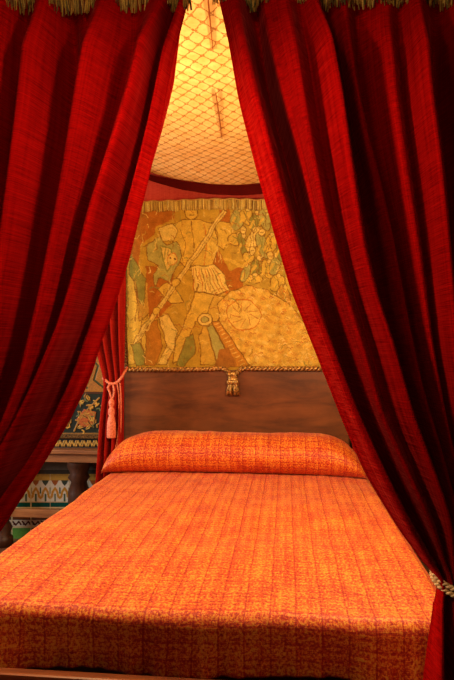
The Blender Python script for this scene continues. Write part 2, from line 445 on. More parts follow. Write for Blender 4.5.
# rope carving along the top of the headboard and up the tapestry's left side
def rp(px, py): return at(px, py, YH-.014)
path = catmull([rp(125, 369), rp(160, 369.5), rp(200, 369.2), rp(222, 368.5), rp(228, 372), rp(231, 378)], 10)
link_mesh('rope_moulding', rope_mesh('rope', path, .016, 2, .055), M_GILT, hb)
path = catmull([rp(235, 378), rp(238, 372), rp(244, 368.5), rp(270, 368.6), rp(310, 368.6), rp(350, 368.8)], 10)
link_mesh('rope_moulding', rope_mesh('rope', path, .016, 2, .055), M_GILT, hb)
path = catmull([at(126, 368, YH-.05), at(124.5, 340, YH-.05), at(124, 300, YH-.05), at(124, 260, YH-.05), at(124, 150, YH-.05)], 10)
link_mesh('rope_moulding', rope_mesh('rope', path, .018, 3, .07), M_GILTD, hb)
path = catmull([at(352, 368, YH-.05), at(352, 260, YH-.05), at(352, 150, YH-.05)], 10)
link_mesh('rope_moulding', rope_mesh('rope', path, .018, 3, .07), M_GILTD, hb)
# knotted tassel carving in the middle
bm = bmesh.new()
def ball(cx, cy, r, sy=1, sz=1, dy=0):
    c = rp(cx, cy); v = bmesh.ops.create_uvsphere(bm, u_segments=14, v_segments=10, radius=r)['verts']
    for q in v: q.co = Vector((q.co.x, q.co.y*sy, q.co.z*sz))+c+Vector((0, dy, 0))
ball(233, 380, .036, .6, .8); ball(233, 374.5, .022, .6, 1.1)
for a in (-4, -1.5, 1.5, 4): ball(233+a, 382, .015, .7, 1.2, -.016)
me = bpy.data.meshes.new('tassel_carving'); bm.to_mesh(me); bm.free()
tc = link_mesh('tassel_carving', me, M_GILT, hb)
V = []; Fc = []
for s in (-1, 1):
    for k in range(6):
        a = rp(233+s*1.2+(k-2.5)*.55*1.0+s*1.2, 384); b2 = rp(233+s*3.6+(k-2.5)*.9, 395)
        a.y -= .012*math.sin(k+1)**2; b2.y -= .014*math.sin(k+1)**2
        g = tube_pts([a, a.lerp(b2, .5)+Vector((s*.003, -.004, 0)), b2], .007, 6); b0 = len(V)
        for r in g: V += [tuple(x) for x in r]
        for i in range(2):
            for j in range(6): Fc.append((b0+i*6+j, b0+i*6+(j+1) % 6, b0+(i+1)*6+(j+1) % 6, b0+(i+1)*6+j))
        Fc.append(tuple(b0+12+j for j in range(6)))
me = bpy.data.meshes.new('tassel_skirt'); me.from_pydata(V, [], Fc); me.update()
link_mesh('tassel_skirt', me, M_GILT, hb)
link_mesh('rope_loop', rope_mesh('rope', [Vector(p) for p in catmull([rp(228.5, 381), rp(229, 386), rp(237, 386), rp(237.5, 381)], 8)], .008, 2, .03), M_GILT, hb)
# posts
ZT = 2.74
PX = HW+.055; PXL, PXR = -.815, .905; PY0 = 1.61; PY1 = YH+.02
for (cx, cy) in ((PXL-.02, PY1), (PXR, PY1), (PXL, PY0), (PXR, PY0)):
    prof = [(0, 0), (.045, 0), (.045, .55), (.05, .57), (.03, .60), (.042, .64), (.028, .68)]
    for k in range(34):
        prof.append((.024+.003*math.sin(k*1.3), .72+k*.058))
    prof += [(.036, 2.70), (.036, ZT), (0, ZT)]
    lathe('post', prof, cx, cy, M_POST, bed, 18)
box('foot_rail', PXL+.03, PXR-.03, 1.63, 1.67, .20, .486, M_RAIL, bed, .008)
for s in (-1, 1):
    sx_ = -.735 if s < 0 else .835; sp_ = PXL if s < 0 else PXR
    box('side_rail', sx_-.02, sx_+.02, 1.67, YH, .20, .44, M_POST, bed, .006)
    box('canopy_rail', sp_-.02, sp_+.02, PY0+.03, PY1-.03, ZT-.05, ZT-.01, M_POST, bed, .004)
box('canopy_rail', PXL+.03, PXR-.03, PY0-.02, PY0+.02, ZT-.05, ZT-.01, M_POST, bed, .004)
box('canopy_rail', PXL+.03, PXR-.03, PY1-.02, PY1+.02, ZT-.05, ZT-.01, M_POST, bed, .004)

# mattress
bm = bmesh.new(); box_bm(bm, -.69, .79, 1.80, YH-.02, .36, .605)
bmesh.ops.bevel(bm, geom=bm.edges[:], offset=.05, segments=4, affect='EDGES')
me = bpy.data.meshes.new('mattress'); bm.to_mesh(me); bm.free()
tag(link_mesh('mattress', me, M_WALL), 'thick mattress of the bed, hidden under the orange brocade bedspread', 'mattress')

# bedspread
ZTOP = .648; R = .045
def nz(x, y, z, s): return noise.noise(Vector((x*s, y*s, z*s)))
def spread_pt(a, b):
    wx = (HR if a > 0 else HL)-R+.02; yf = YFT+R
    ex = max(0, abs(a)-wx); ey = max(0, yf-b); e = math.hypot(ex, ey)
    sx = 1 if a > 0 else -1
    px = max(-wx, min(wx, a)); py = max(yf, b)
    top = ZTOP+.011*nz(a, b, 0, 2.6)+.004*nz(a, b, 3, 9)-.018*max(0, (abs(a-.05)-.4))**2
    # lengthwise quilting channels
    top += .0022*abs(math.sin(a*PI/.075))*(1 if ey < .03 else .4) + .003*nz(a*9, b*1.2, 7, 1.2)
    if e < 1e-6: return Vector((a, b, top))
    dx, dy = sx*ex/e, -ey/e
    if e < R*PI/2:
        th = e/R; h = R*math.sin(th); dr = R*(1-math.cos(th))
    else:
        h = R; dr = R+e-R*PI/2
    hang = max(0, dr-R*.6)
    tt = a if ey > ex else b
    h += hang*(.10*math.sin(tt*9+1)+.16*nz(tt, 0, 5, 7)+.09*nz(tt, 1, 5, 22))
    cor = 2*min(abs(dx), abs(dy)); h += hang*.25*cor
    return Vector((px+dx*h, py+dy*h, top-dr*(1-.10*cor)))
DROP = .195
A = list(np.linspace(-HL-DROP-.02, HR+DROP+.02, 270)); B = list(np.linspace(YFT-DROP+.035, 2.1, 90))+list(np.linspace(2.11, YH-.03, 130))
def hem(a, b):   # slightly uneven lower edge
    return b + (0.005*math.sin(a*5)+.003*math.sin(a*17)+.006*a)*max(0, min(1, (YFT-b)/.1))
pts = [[spread_pt(a, hem(a, b)) for a in A] for b in B]; uv = [[(a, b) for a in A] for b in B]
me = grid_mesh('bedspread', pts, uv)
o = link_mesh('bedspread', me, M_SPREAD)
sm = o.modifiers.new('s', 'SOLIDIFY'); sm.thickness = .006; sm.offset = -1
tag(o, 'orange and gold brocade bedspread covering the whole bed', 'bedspread')

# bolster: long rounded roll across the head of the bed
def bolster():
    nu, nv = 110, 40; rows = []; uvs = []
    L = .80; yc = 3.73
    for i in range(nu+1):
        s = -1+2*i/nu; x = L*math.sin(s*PI/2*.999) if False else L*s
        q = abs(s)
        k = (1-max(0, (q-.60)/.40)**2.4) ** .54 if q < 1 else 0
        k = max(.02, k)
        row = []; uvr = []
        fwd = .045*max(0, (q-.5)/.5)**2*4*.3
        for j in range(nv+1):
            t = -.95+(PI+.95)*j/nv            # from front bottom over the top to the back
            ry = .215*(.55+.45*k) ; rz = .236*k
            cs, sn = math.cos(t), math.sin(t)
            yy = yc-ry*cs*.93-(.10*q**4)
            zz = ZTOP+rz*.42+rz*(.58*sn if sn > 0 else .50*sn)
            w = .007*nz(x, yy, zz, 6)+.004*nz(x, yy, zz, 16)
            row.append(Vector((x, min(yy, YH-.012), zz+w*(1 if sn > .1 else 0)))); uvr.append((x, j/nv*.62+7.013))
        rows.append(row); uvs.append(uvr)
    return grid_mesh('bolster', rows, uvs)
o = link_mesh('bolster', bolster(), M_SPREAD); o.location.x = .012
tag(o, 'long rounded bolster in orange gold brocade against the headboard', 'bolster')

# ------------------------------------------------------------------ canopy cloth
nx, ny = 150, 150; rows = []; uvs = []
for j in range(ny+1):
    y = 1.66+(YH-.10-1.66)*j/ny; row = []; ur = []
    for i in range(nx+1):
        x = PXL+.03+(PXR-PXL-.06)*i/nx
        z = 2.675-.165*math.sin(PI*i/nx)**.8
        bk = max(0, (j/ny-.80)/.20)
        z -= .022*bk**1.5*math.sin(PI*i/nx)
        z += .010*nz(x, y, 0, 2.2)*(1-bk)+.004*nz(x, y, 2, 8)
        row.append(Vector((x, y, z))); ur.append((x, y))
    rows.append(row); uvs.append(ur)
# rolled back edge
last = rows[-1]
for k in range(1, 9):
    th = PI*k/8; rows.append([Vector((p.x, p.y+.035*math.sin(th), p.z+.03*(1-math.cos(th))/2*1.0)) for p in last]); uvs.append([(u[0], u[1]+.012*k) for u in uvs[ny]])
cano = link_mesh('canopy_cloth', grid_mesh('canopy_cloth', rows, uvs), M_CANOPY)
tag(cano, 'golden brocade canopy cloth with a red net pattern stretched over the bed', 'bed canopy')
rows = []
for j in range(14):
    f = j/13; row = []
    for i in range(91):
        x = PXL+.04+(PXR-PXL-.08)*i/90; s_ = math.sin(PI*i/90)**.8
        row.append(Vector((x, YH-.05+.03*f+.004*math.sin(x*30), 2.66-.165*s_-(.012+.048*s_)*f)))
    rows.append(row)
link_mesh('edge_shade', grid_mesh('edge_shade', rows), M_EDGE_SHADE, cano)  # added dark swag standing in for shade under the canopy's back edge
def on_canopy(px, py, dz=0):
    d = RM @ Vector(((px-227)/F, -(py-340)/F, -1.0)); t = (2.497-CAM.z)/d.z; p = CAM+d*t; p.z -= dz; return p
for (A0, B0, w0) in (((206.5, -12), (213, 52), .0022), ((215.5, 92), (222, 139), .0025)):
    n = 14; rows = []
    for i in range(n+1):
        f = i/n; p = on_canopy(A0[0]+(B0[0]-A0[0])*f, A0[1]+(B0[1]-A0[1])*f)
        k = math.sin(PI*min(1, f*1.02+.02))**.5*w0; k = max(k, .0012)
        rows.append([p+Vector((-k*1.2, 0, .012)), p+Vector((-k*.5, 0, -k*1.1)), p+Vector((k*.1, 0, -k*1.5)), p+Vector((k*.6, 0, -.4*k)), p+Vector((k*1.1, 0, .012))])
    link_mesh('seam_fold', grid_mesh('seam_fold', rows), M_SEAM, cano)

# plain red hanging behind the tapestry
rows = []; uvs = []
for j in range(40):
    z = 1.32+(2.66-1.32)*j/39
    rows.append([Vector((x, YH+.075+.006*math.sin(x*14+.5*math.sin(z*4))+.003*nz(x, z, 0, 8), z)) for x in np.linspace(-.78, .80, 90)])
    uvs.append([(x, z) for x in np.linspace(-.78, .80, 90)])
o = link_mesh('back_hanging', grid_mesh('back_hanging', rows, uvs), M_RED)
tag(o, 'plain red cloth hanging behind the tapestry under the canopy', 'bed hanging')

# ------------------------------------------------------------------ tapestry
YTP = YH+.02
x0, x1, y0, y1 = 122, 352, 203, 374
nx, ny = 380, 290
gx = np.linspace(x0, x1, nx); gy = np.linspace(y0, y1, ny); X0, Y0 = np.meshgrid(gx, gy)
# drawing frame: crop coordinates (2 per pixel)
DX = np.array([[1.6*nz(a, b, 1, .09)+.6*nz(a, b, 6, .3) for a in gx] for b in gy])
DY = np.array([[1.6*nz(a, b, 11, .09)+.6*nz(a, b, 16, .3) for a in gx] for b in gy])
X = (X0-110+DX)*1.974; Y = (Y0-170+DY)*1.974
T = Canvas(X, Y, (194, 150, 50))
YE = (216, 172, 66); YL = (226, 188, 92); BRN = (178, 104, 34); GRN = (148, 136, 58); GG = (178, 162, 82); OUT = (138, 94, 34); ORG = (200, 118, 40)
T.poly([(22, 66), (130, 66), (128, 98), (92, 112), (88, 128), (60, 150), (52, 200), (30, 190)], BRN)
T.poly([(70, 190), (128, 190), (124, 262), (96, 292), (72, 300)], BRN)
T.poly([(196, 168), (216, 160), (236, 200), (262, 186), (268, 232), (230, 246), (208, 236)], BRN)
T.poly([(215, 82), (242, 82), (232, 128), (216, 118)], BRN)
T.poly([(18, 180), (40, 180), (75, 225), (75, 300), (18, 330)], (196, 148, 56))
# left foreground figure with green sleeve
T.poly([(40, 165), (62, 205), (72, 215), (68, 268), (58, 262), (52, 225), (38, 205)], GRN, OUT, .8)
T.poly([(34, 200), (52, 225), (58, 300), (76, 282), (72, 380), (34, 385)], YE, OUT, .8)
T.poly([(40, 345), (60, 340), (76, 385), (52, 387)], GRN, OUT, .8)
T.line([(46, 215), (54, 250), (50, 300)], OUT, .9); T.line([(64, 290), (60, 330), (70, 372)], OUT, .9)
# main warrior: head, cuirass, arms
T.ell(160, 86, 13, 15, YE, OUT, 0, .8); T.line([(152, 84), (157, 83)], OUT, .8); T.line([(163, 83), (168, 84)], OUT, .8); T.line([(157, 93), (165, 93)], OUT, .7)
T.poly([(120, 112), (146, 101), (176, 101), (206, 112), (214, 150), (200, 200), (150, 196), (128, 170)], YE, OUT, .9)
T.poly([(96, 116), (122, 108), (134, 122), (126, 140), (104, 140)], YL, OUT, .8)
T.poly([(200, 108), (240, 106), (246, 120), (226, 160), (210, 150), (214, 128)], YE, OUT, .8)
T.line([(160, 104), (166, 150), (160, 190)], OUT, .7); T.line([(140, 120), (150, 150), (142, 180)], OUT, .6); T.line([(186, 112), (190, 150), (184, 188)], ORG, .8)
# winged helmet / horse head
T.poly([(70, 150), (100, 132), (112, 150), (132, 140), (142, 168), (130, 196), (118, 222), (96, 214), (90, 232), (84, 206), (96, 190), (76, 176)], GG, OUT, .9)
T.poly([(100, 150), (120, 156), (128, 180), (114, 200), (104, 180)], YL, GRN, 1.2)
for k in range(5): T.line([(104+6*k, 148+5*k), (98+7*k, 176+6*k)], GRN, .8)
T.poly([(92, 236), (110, 222), (128, 232), (146, 262), (120, 262)], YE, OUT, .8)
T.ell(122, 176, 9, 12, YL, ORG, .4, .8); T.ell(119, 174, 2, 2, (110, 60, 20)); T.ell(127, 175, 2, 2, (110, 60, 20))
# pleated skirt
T.poly([(160, 190), (206, 186), (226, 206), (236, 238), (206, 246), (168, 238)], YL, OUT, .9)
for k in range(9): T.line([(166+5*k, 194), (166+8*k, 240)], OUT if k % 2 else ORG, .7)
# legs
T.poly([(170, 240), (208, 246), (200, 278), (168, 300), (140, 372), (124, 384), (130, 340), (152, 292)], YE, OUT, .9)
T.poly([(206, 246), (226, 250), (214, 290), (196, 330), (210, 384), (180, 384), (176, 330), (190, 286)], (206, 160, 60), OUT, .9)
T.ell(187, 296, 14, 14, YL, OUT, 0, 1); T.ell(187, 296, 7, 7, GG, OUT, 0, .8)
T.poly([(96, 290), (112, 284), (134, 318), (126, 352), (112, 384), (92, 384), (112, 346)], YL, OUT, .9)
T.poly([(72, 300), (94, 296), (104, 346), (88, 386), (70, 386)], (186, 122, 40), OUT, .7)
T.poly([(150, 330), (166, 322), (168, 362), (146, 388), (130, 386)], GRN, OUT, .8)
# spear
T.poly([(223, 82), (231, 86), (58, 336), (44, 346), (50, 330)], YL, OUT, .8); T.line([(226, 86), (54, 336)], (160, 116, 46), .6)
for (a, b) in ((130, 222), (92, 278)): T.ell(a, b, 9, 7, YE, OUT, -.6, .8)
# right upper crowd with green drapery
T.poly([(236, 82), (345, 82), (350, 260), (320, 240), (300, 236), (262, 232), (268, 180), (240, 178)], (190, 150, 56))
random.seed(3)
for (a, b, w, h, r, c) in ((252, 100, 14, 22, .3, GG), (270, 96, 12, 18, -.4, YE), (288, 104, 13, 20, .5, GRN), (306, 100, 12, 22, -.2, GG), (250, 140, 18, 12, .2, YE), (262, 150, 8, 24, -.3, GRN),
                          (282, 140, 12, 24, .4, YL), (274, 172, 12, 10, .2, YE), (300, 150, 10, 26, -.3, GG), (318, 146, 12, 22, .3, YE), (292, 190, 12, 18, .4, GRN), (310, 196, 11, 20, -.4, YE),
                          (326, 186, 10, 22, .2, GG), (330, 222, 14, 18, .5, YE), (344, 250, 12, 24, -.2, (196, 140, 50)), (284, 214, 16, 10, .1, YE), (268, 204, 9, 20, .5, GG), (345, 150, 16, 30, .2, GRN), (360, 220, 14, 30, -.2, YE)):
    T.ell(a, b, w, h, c, OUT, r, .8)
    T.ell(a+w*.2, b-h*.8, 4.5, 5, YL, OUT, 0, .6); T.line([(a-w*.4, b), (a-w*1.0, b+h*.6)], YE, 2.2)
    for k in range(2):
        T.line([(a-w*.5+k*w*.6, b-h*.6), (a+random.uniform(-3, 3), b), (a-w*.3+k*w*.5, b+h*.6)], OUT if random.random() < .5 else GRN, .7)
for (a, b) in ((262, 122), (300, 126), (316, 170), (280, 160)): T.ell(a, b, 6, 7, YL, OUT, 0, .7); T.line([(a-3, b), (a+3, b)], OUT, .6)
T.line([(228, 176), (262, 190), (276, 178)], YE, 3.2)
# great mailed flank / shield with rows of scales
P = [(214, 262), (236, 240), (270, 228), (310, 236), (350, 262), (400, 320), (440, 400), (262, 400), (216, 320)]
T.poly(P, (220, 172, 70), OUT, 1)
mask = inside(P, X, Y)
sc = .5+.5*np.sin((X*.8-Y*.6)/5.2)*np.sin((X*.35+Y*.9)/4.2+np.sin(X/9))
T.C[mask & (sc > .80)] = s2l((208, 152, 60)); T.C[mask & (sc < .16)] = s2l((230, 188, 92))
rng = random.Random(5)
for k in range(330):
    a = rng.uniform(222, 430); b = rng.uniform(240, 392)
    T.line([(a-3, b), (a, b-3.4), (a+3.5, b-1)], rng.choice([(176, 116, 46), (196, 140, 56), (184, 90, 40), (240, 204, 120)]), .5)
T.ell(264, 286, 34, 30, (228, 184, 84), ORG, .3, 1)
for k in range(9):
    th = k*.7; T.line([(264+10*math.cos(th), 286+8*math.sin(th)), (264+28*math.cos(th+.35), 286+24*math.sin(th+.35))], (186, 104, 40), .7)
for k in range(520):
    a = rng.uniform(20, 440); b = rng.uniform(84, 392)
    if (a-300)**2+(b-300)**2 < 3000: continue
    th = math.sin(a*.03)*1.4+math.cos(b*.04)*1.2+rng.uniform(-.5, .5); L = rng.uniform(3, 9)
    P3 = [(a, b), (a+L*math.cos(th), b+L*math.sin(th)), (a+1.8*L*math.cos(th+.4), b+1.8*L*math.sin(th+.4))]
    T.line(P3, rng.choice([(160, 118, 42), (146, 134, 62), (222, 184, 88), (228, 192, 104), (178, 112, 40), (200, 160, 66)]), rng.uniform(.4, .9))
# strap band and green wedge bottom
T.poly([(200, 300), (214, 296), (276, 386), (248, 388)], (196, 130, 44), OUT, .9)
for k in range(12): T.line([(206+4.6*k, 304+7.3*k), (214+4.6*k, 300+7.3*k)], YL, .8)
T.poly([(192, 312), (202, 306), (246, 388), (212, 388)], GG, OUT, .9)
T.poly([(214, 356), (236, 352), (250, 388), (206, 388)], (168, 106, 40))
pts = []; uvs = []
for j, b in enumerate(gy):
    row = []
    for i, a in enumerate(gx):
        arch = (-3.2*math.exp(-((a-225)/60)**2))*max(0, 1-(b-y0)/60)
        p = at(a, b+arch, YTP); p.y += .005*math.sin(a*.16+math.sin(b*.03))+.003*nz(a, b, 0, .05)
        row.append(p)
    pts.append(row)
me = grid_mesh('tapestry', pts); T.C *= np.array([1.0, 1.02, .90]); VV = np.array([[.5+.5*nz(a, b, 31, .16)+.35*nz(a, b, 41, .45) for a in gx] for b in gy]); T.C *= (.78+.40*VV)[:, :, None]; paint(me, T.C)
tap = link_mesh('tapestry', me, M_TAP)
tag(tap, 'yellow and green tapestry with warriors and a spear, hung above the headboard', 'tapestry')

def threads(name, top, length, count, width, colors, parent, jit=.2, nrm=Vector((0, -1, 0)), tuft=1.0, depth=.006):
    """a fringe: band of hanging threads as one mesh; top(f) gives the point the thread hangs from"""
    V = []; Fc = []; Cc = []
    rnd = random.Random(len(name)+count)
    for i in range(count):
        f = (i+rnd.uniform(-.3, .3))/count; f = min(1, max(0, f)); p = top(f)
        L = length*(1+rnd.uniform(-jit, jit)); w = width*rnd.uniform(.7, 1.3)
        sway = rnd.uniform(-.15, .15)*length*tuft; lift = depth*rnd.uniform(.2, 1.4)
        c = s2l(rnd.choice(colors)); b = len(V)
        for k in range(4):
            t = k/3
            q = p+Vector((sway*t*t, 0, -L*t))+nrm*(lift*math.sin(PI*min(1, t+.25))+.001)
            for (dx, dy) in ((-w/2, 0), (0, -.5*w), (w/2, 0), (0, .5*w)):
                V.append(tuple(q+Vector((dx, dy, 0)))); Cc.append(c)
        for k in range(3):
            for m in range(4):
                Fc.append((b+k*4+m, b+k*4+(m+1) % 4, b+(k+1)*4+(m+1) % 4, b+(k+1)*4+m))
        Fc.append((b+12, b+13, b+14, b+15))
    me = bpy.data.meshes.new(name); me.from_pydata(V, [], Fc); me.update(); paint(me, Cc)
    return link_mesh(name, me, M_FRINGE, parent)
def ttop(f):
    a = 126+(346-126)*f; arch = -3.2*math.exp(-((a-225)/60)**2)
    return at(a, 202.5+arch+.5*math.sin(a*.4), YTP-.008)
threads('fringe', ttop, .066, 420, .0045, [(230, 196, 86), (240, 210, 110), (206, 162, 60), (160, 120, 44), (224, 184, 76)], tap, .08, depth=.008, tuft=.35)
g = tube_pts([ttop(i/80)+Vector((0, -.006, .001)) for i in range(81)], .005, 6)
me = grid_mesh('braid', g, closed_u=True); paint(me, [s2l((196, 140, 60))]*len(me.vertices)); link_mesh('braid', me, M_FRINGE, tap)

# ------------------------------------------------------------------ curtains drawn aside, built from traced fold lines
def curtain(name, lines, Y, rows, waist, parent, sub=9, amp=1.0, wamp=.35, material=None, seedz=0, wsig=60, fine=.004, solid=.004):
    """lines: list of (points[(x,y)], depth); rows: y values"""
    xs = []
    for P, d in lines:
        py = [p[1] for p in P]; px = [p[0] for p in P]
        v = np.interp(rows, py, px)
        k = np.ones(5)/5; vp = np.concatenate([[2*v[0]-v[i] for i in (2, 1)], v, [2*v[-1]-v[-1-i] for i in (1, 2)]])
        xs.append(np.convolve(vp, k, 'valid'))
    xs = np.array(xs); D = [d for _, d in lines]; n = len(lines); pts = []; uvs = []
    # cloth coordinate across
    u0 = np.concatenate([[0], np.cumsum(np.abs(np.diff(xs[:, 0]))/380*1.25)])
    for r, y in enumerate(rows):
        row = []; ur = []
        near = math.exp(-((y-waist)/wsig)**2); am = amp*(1-(1-wamp)*near)
        for i in range(n-1):
            for k in range(sub + (1 if i == n-2 else 0)):
                t = k/sub; s = (1-math.cos(PI*t))/2
                x = xs[i, r]*(1-t)+xs[i+1, r]*t; d = (D[i]*(1-s)+D[i+1]*s)*am*2.3*(.22+.78*min(1, max(0, (y+12)/75)))
                p = at(x, y, Y-d)
                # keep the fold where it hangs: x,z taken on the mean plane
                q = at(x, y, Y); uu = u0[i]*(1-t)+u0[i+1]*t
                w = fine*nz(uu*7, q.z*1.2, seedz, 1.5)+fine*.5*nz(uu*25, q.z*5, seedz+3, 1.0)
                row.append(Vector((q.x, Y-d-w, q.z))); ur.append((uu, q.z))
        pts.append(row); uvs.append(ur)
    me = grid_mesh(name, pts, uvs)
    o = link_mesh(name, me, material or M_CUR, parent)
    md = o.modifiers.new('s', 'SOLIDIFY'); md.thickness = solid; md.offset = 0
    return o, pts
YC = 1.50
rowsF = list(np.arange(-146, 560, 6.0))+list(np.arange(560, 600, 3.0))+list(np.arange(600, 885, 9.0))
LL = [([(194, -62), (190, 0), (176, 66), (164, 128), (150, 190), (132, 265), (116, 316), (106, 340), (95, 378), (73, 422), (48.5, 462), (26, 497), (0, 537), (-40, 562), (-72, 578), (-62, 640), (-45, 890)], .015),
      ([(190, -62), (184, 0), (169, 66), (157, 128), (142, 190), (122, 265), (106, 316), (97, 340), (84, 378), (62, 422), (38, 462), (16, 488), (-8, 528), (-45, 558), (-75, 578), (-66, 640), (-54, 890)], .035),
      ([(182, -62), (177, 8), (160, 79), (152, 110), (132, 176), (110, 247), (97, 291), (82, 338), (66, 373), (47, 422), (24, 470), (0, 505), (-40, 546), (-77, 578), (-70, 640), (-64, 890)], -.055),
      ([(172, -62), (168, 8), (154, 57), (141, 112), (125, 163), (106, 220), (91, 282), (76, 329), (57, 373), (40, 408), (20, 444), (-2, 490), (-44, 538), (-80, 578), (-75, 640), (-76, 890)], .055),
      ([(134, -62), (132, 44), (114, 120), (99, 176), (80, 247), (67, 307), (48, 373), (29, 426), (-8, 482), (-82, 578), (-79, 640), (-88, 890)], -.012),
      ([(110, -62), (108, 9), (95, 75), (86, 132), (75, 198), (66, 247), (55, 300), (38, 373), (18, 426), (-16, 475), (-84, 578), (-83, 640), (-96, 890)], .045),
      ([(88, -62), (84, 20), (78, 66), (70, 132), (60, 198), (51, 247), (40, 310), (24, 373), (2, 426), (-30, 475), (-86, 578), (-88, 640), (-105, 890)], -.02),
      ([(66, -62), (63, 66), (58, 132), (46, 195), (38, 247), (26, 310), (8, 373), (-14, 426), (-86, 578), (-90, 640), (-112, 890)], -.055),
      ([(50, -62), (48, 13), (41, 66), (34, 132), (25, 198), (17, 265), (3, 338), (-20, 400), (-89, 578), (-94, 640), (-120, 890)], .045),
      ([(24, -62), (22, 44), (15, 110), (6, 185), (-5, 265), (-24, 350), (-92, 578), (-98, 640), (-128, 890)], -.04),
      ([(7, -62), (5, 26), (-1, 100), (-12, 180), (-24, 265), (-42, 350), (-95, 578), (-102, 640), (-136, 890)], .045),
      ([(-14, -62), (-22, 130), (-44, 265), (-60, 350), (-98, 578), (-106, 640), (-144, 890)], -.04),
      ([(-36, -62), (-44, 130), (-64, 265), (-76, 350), (-101, 578), (-110, 640), (-152, 890)], .04),
      ([(-58, -62), (-66, 130), (-80, 265), (-90, 350), (-104, 578), (-114, 640), (-160, 890)], -.03),
      ([(-84, -62), (-88, 130), (-96, 265), (-102, 350), (-108, 578), (-118, 640), (-166, 890)], .01)]
cl = thing('bed_curtain', 'wide dark red velvet curtain left of the central gap, at the foot of the bed', 'curtain', 'red velvet bed curtains')
co, cpl = curtain('drape', LL, YC, rowsF, 578, cl)
LR = [([(208, -62), (219, 0), (230, 48), (240, 106), (256, 169), (272, 227), (291, 292), (311, 342), (342, 421), (364, 472), (400, 531), (437, 578), (430, 612), (424, 643), (419, 680), (410, 760), (400, 890)], .015),
      ([(226, -62), (236, 8), (246, 60), (257, 106), (273, 169), (289, 227), (306, 285), (326, 342), (352, 408), (378, 465), (410, 528), (440, 577), (436, 612), (432, 643), (430, 680), (424, 760), (416, 890)], .05),
      ([(248, -62), (256, 11), (267, 69), (276, 106), (291, 159), (304, 217), (319, 285), (341, 355), (359, 408), (386, 467), (416, 527), (444, 576), (447, 612), (447, 660), (446, 890)], -.065),
      ([(258, -62), (266, 11), (277, 69), (286, 106), (301, 159), (314, 217), (330, 285), (350, 350), (369, 408), (394, 465), (422, 523), (446, 576), (451, 620), (454, 680), (462, 890)], .02),
      ([(278, -62), (286, 11), (297, 79), (308, 150), (322, 222), (338, 285), (358, 350), (374, 408), (400, 465), (426, 520), (448, 576), (456, 640), (468, 890)], .045),
      ([(296, -62), (300, 11), (311, 79), (322, 150), (335, 222), (349, 285), (368, 350), (384, 408), (408, 462), (432, 518), (450, 576), (459, 640), (474, 890)], .012),
      ([(308, -62), (314, 11), (326, 53), (337, 111), (347, 185), (357, 254), (366, 293), (384, 346), (401, 408), (421, 461), (440, 512), (453, 576), (462, 640), (480, 890)], .055),
      ([(320, -62), (327, 8), (343, 85), (351, 130), (361, 175), (374, 240), (388, 310), (403, 365), (420, 420), (439, 475), (450, 525), (456, 576), (465, 640), (488, 890)], -.055),
      ([(342, -62), (345, 16), (353, 79), (362, 130), (374, 175), (388, 233), (402, 310), (418, 385), (438, 450), (452, 500), (460, 576), (470, 640), (498, 890)], .012),
      ([(356, -62), (358, 30), (364, 79), (376, 140), (390, 200), (404, 270), (417, 335), (432, 400), (448, 460), (456, 510), (464, 576), (474, 640), (506, 890)], -.03),
      ([(384, -62), (387, 30), (393, 100), (405, 185), (417, 264), (428, 346), (440, 412), (458, 490), (468, 576), (478, 640), (514, 890)], .015),
      ([(398, -62), (400, 30), (406, 100), (418, 185), (427, 264), (436, 346), (448, 412), (462, 490), (470, 576), (482, 640), (520, 890)], -.012),
      ([(412, -62), (415, 32), (421, 106), (431, 185), (438, 264), (445, 346), (455, 412), (467, 490), (473, 576), (486, 640), (528, 890)], .045),
      ([(438, -62), (442, 100), (452, 185), (460, 346), (470, 440), (476, 576), (490, 640), (534, 890)], -.035),
      ([(462, -62), (466, 100), (472, 185), (476, 346), (478, 440), (480, 576), (494, 640), (540, 890)], .04),
      ([(488, -62), (488, 185), (486, 346), (486, 576), (500, 640), (548, 890)], -.02)]
cr = thing('bed_curtain', 'wide red velvet curtain right of the central gap, tied with a pale gold cord', 'curtain', 'red velvet bed curtains')
co, cpr = curtain('drape', LR, YC, rowsF, 577, cr, seedz=20)

# gold fringe on top of both front curtains
def fringe_on(pts, ytop, parent, count, flip=False):
    r = min(range(len(rowsF)), key=lambda i: abs(rowsF[i]-ytop)); row = pts[r]
    xs = [p.x for p in row]
    def top(f):
        q = f*(len(row)-1); i = min(int(q), len(row)-2); p = row[i].lerp(row[i+1], q-i); return p+Vector((0, -.009, 0))
    threads('fringe', top, .062, count, .0030, [(214, 162, 56), (236, 188, 84), (170, 132, 48), (110, 100, 44), (196, 138, 50), (120, 66, 28)], parent, .22, depth=.010, tuft=.6)
    g = tube_pts([top(i/120)+Vector((0, -.004, 0)) for i in range(121)], .008, 6)
    me = grid_mesh('braid', g, closed_u=True); paint(me, [s2l((130, 92, 34))]*len(me.vertices)); link_mesh('braid', me, M_FRINGE, parent)
fringe_on(cpl, -14, cl, 620); fringe_on(cpr, -18, cr, 620)

# tiebacks of the front curtains
def ring(c, ax, ay, tilt, n=48, back=0):
    return [c+Vector((ax*math.cos(2*PI*k/n), ay*math.sin(2*PI*k/n), tilt*math.sin(2*PI*k/n)+back*math.cos(2*PI*k/n))) for k in range(n+1)]
for (px, w, lab) in ((461, .068, 'pale gold cord tying the right front curtain beside the bed corner'), (-90, .062, 'pale gold cord tying the left front curtain to its post')):
    c = at(px, 577, YC); tb_ = thing('tieback_cord', lab, 'curtain tieback', 'front curtain tiebacks')
    for dz in (0, -.015):
        pth = ring(c+Vector((0, 0, dz+.006)), w, .055, .022, back=-.008)
        link_mesh('cord', rope_mesh('cord', pth, .0062, 2, .022), M_CORD, tb_)

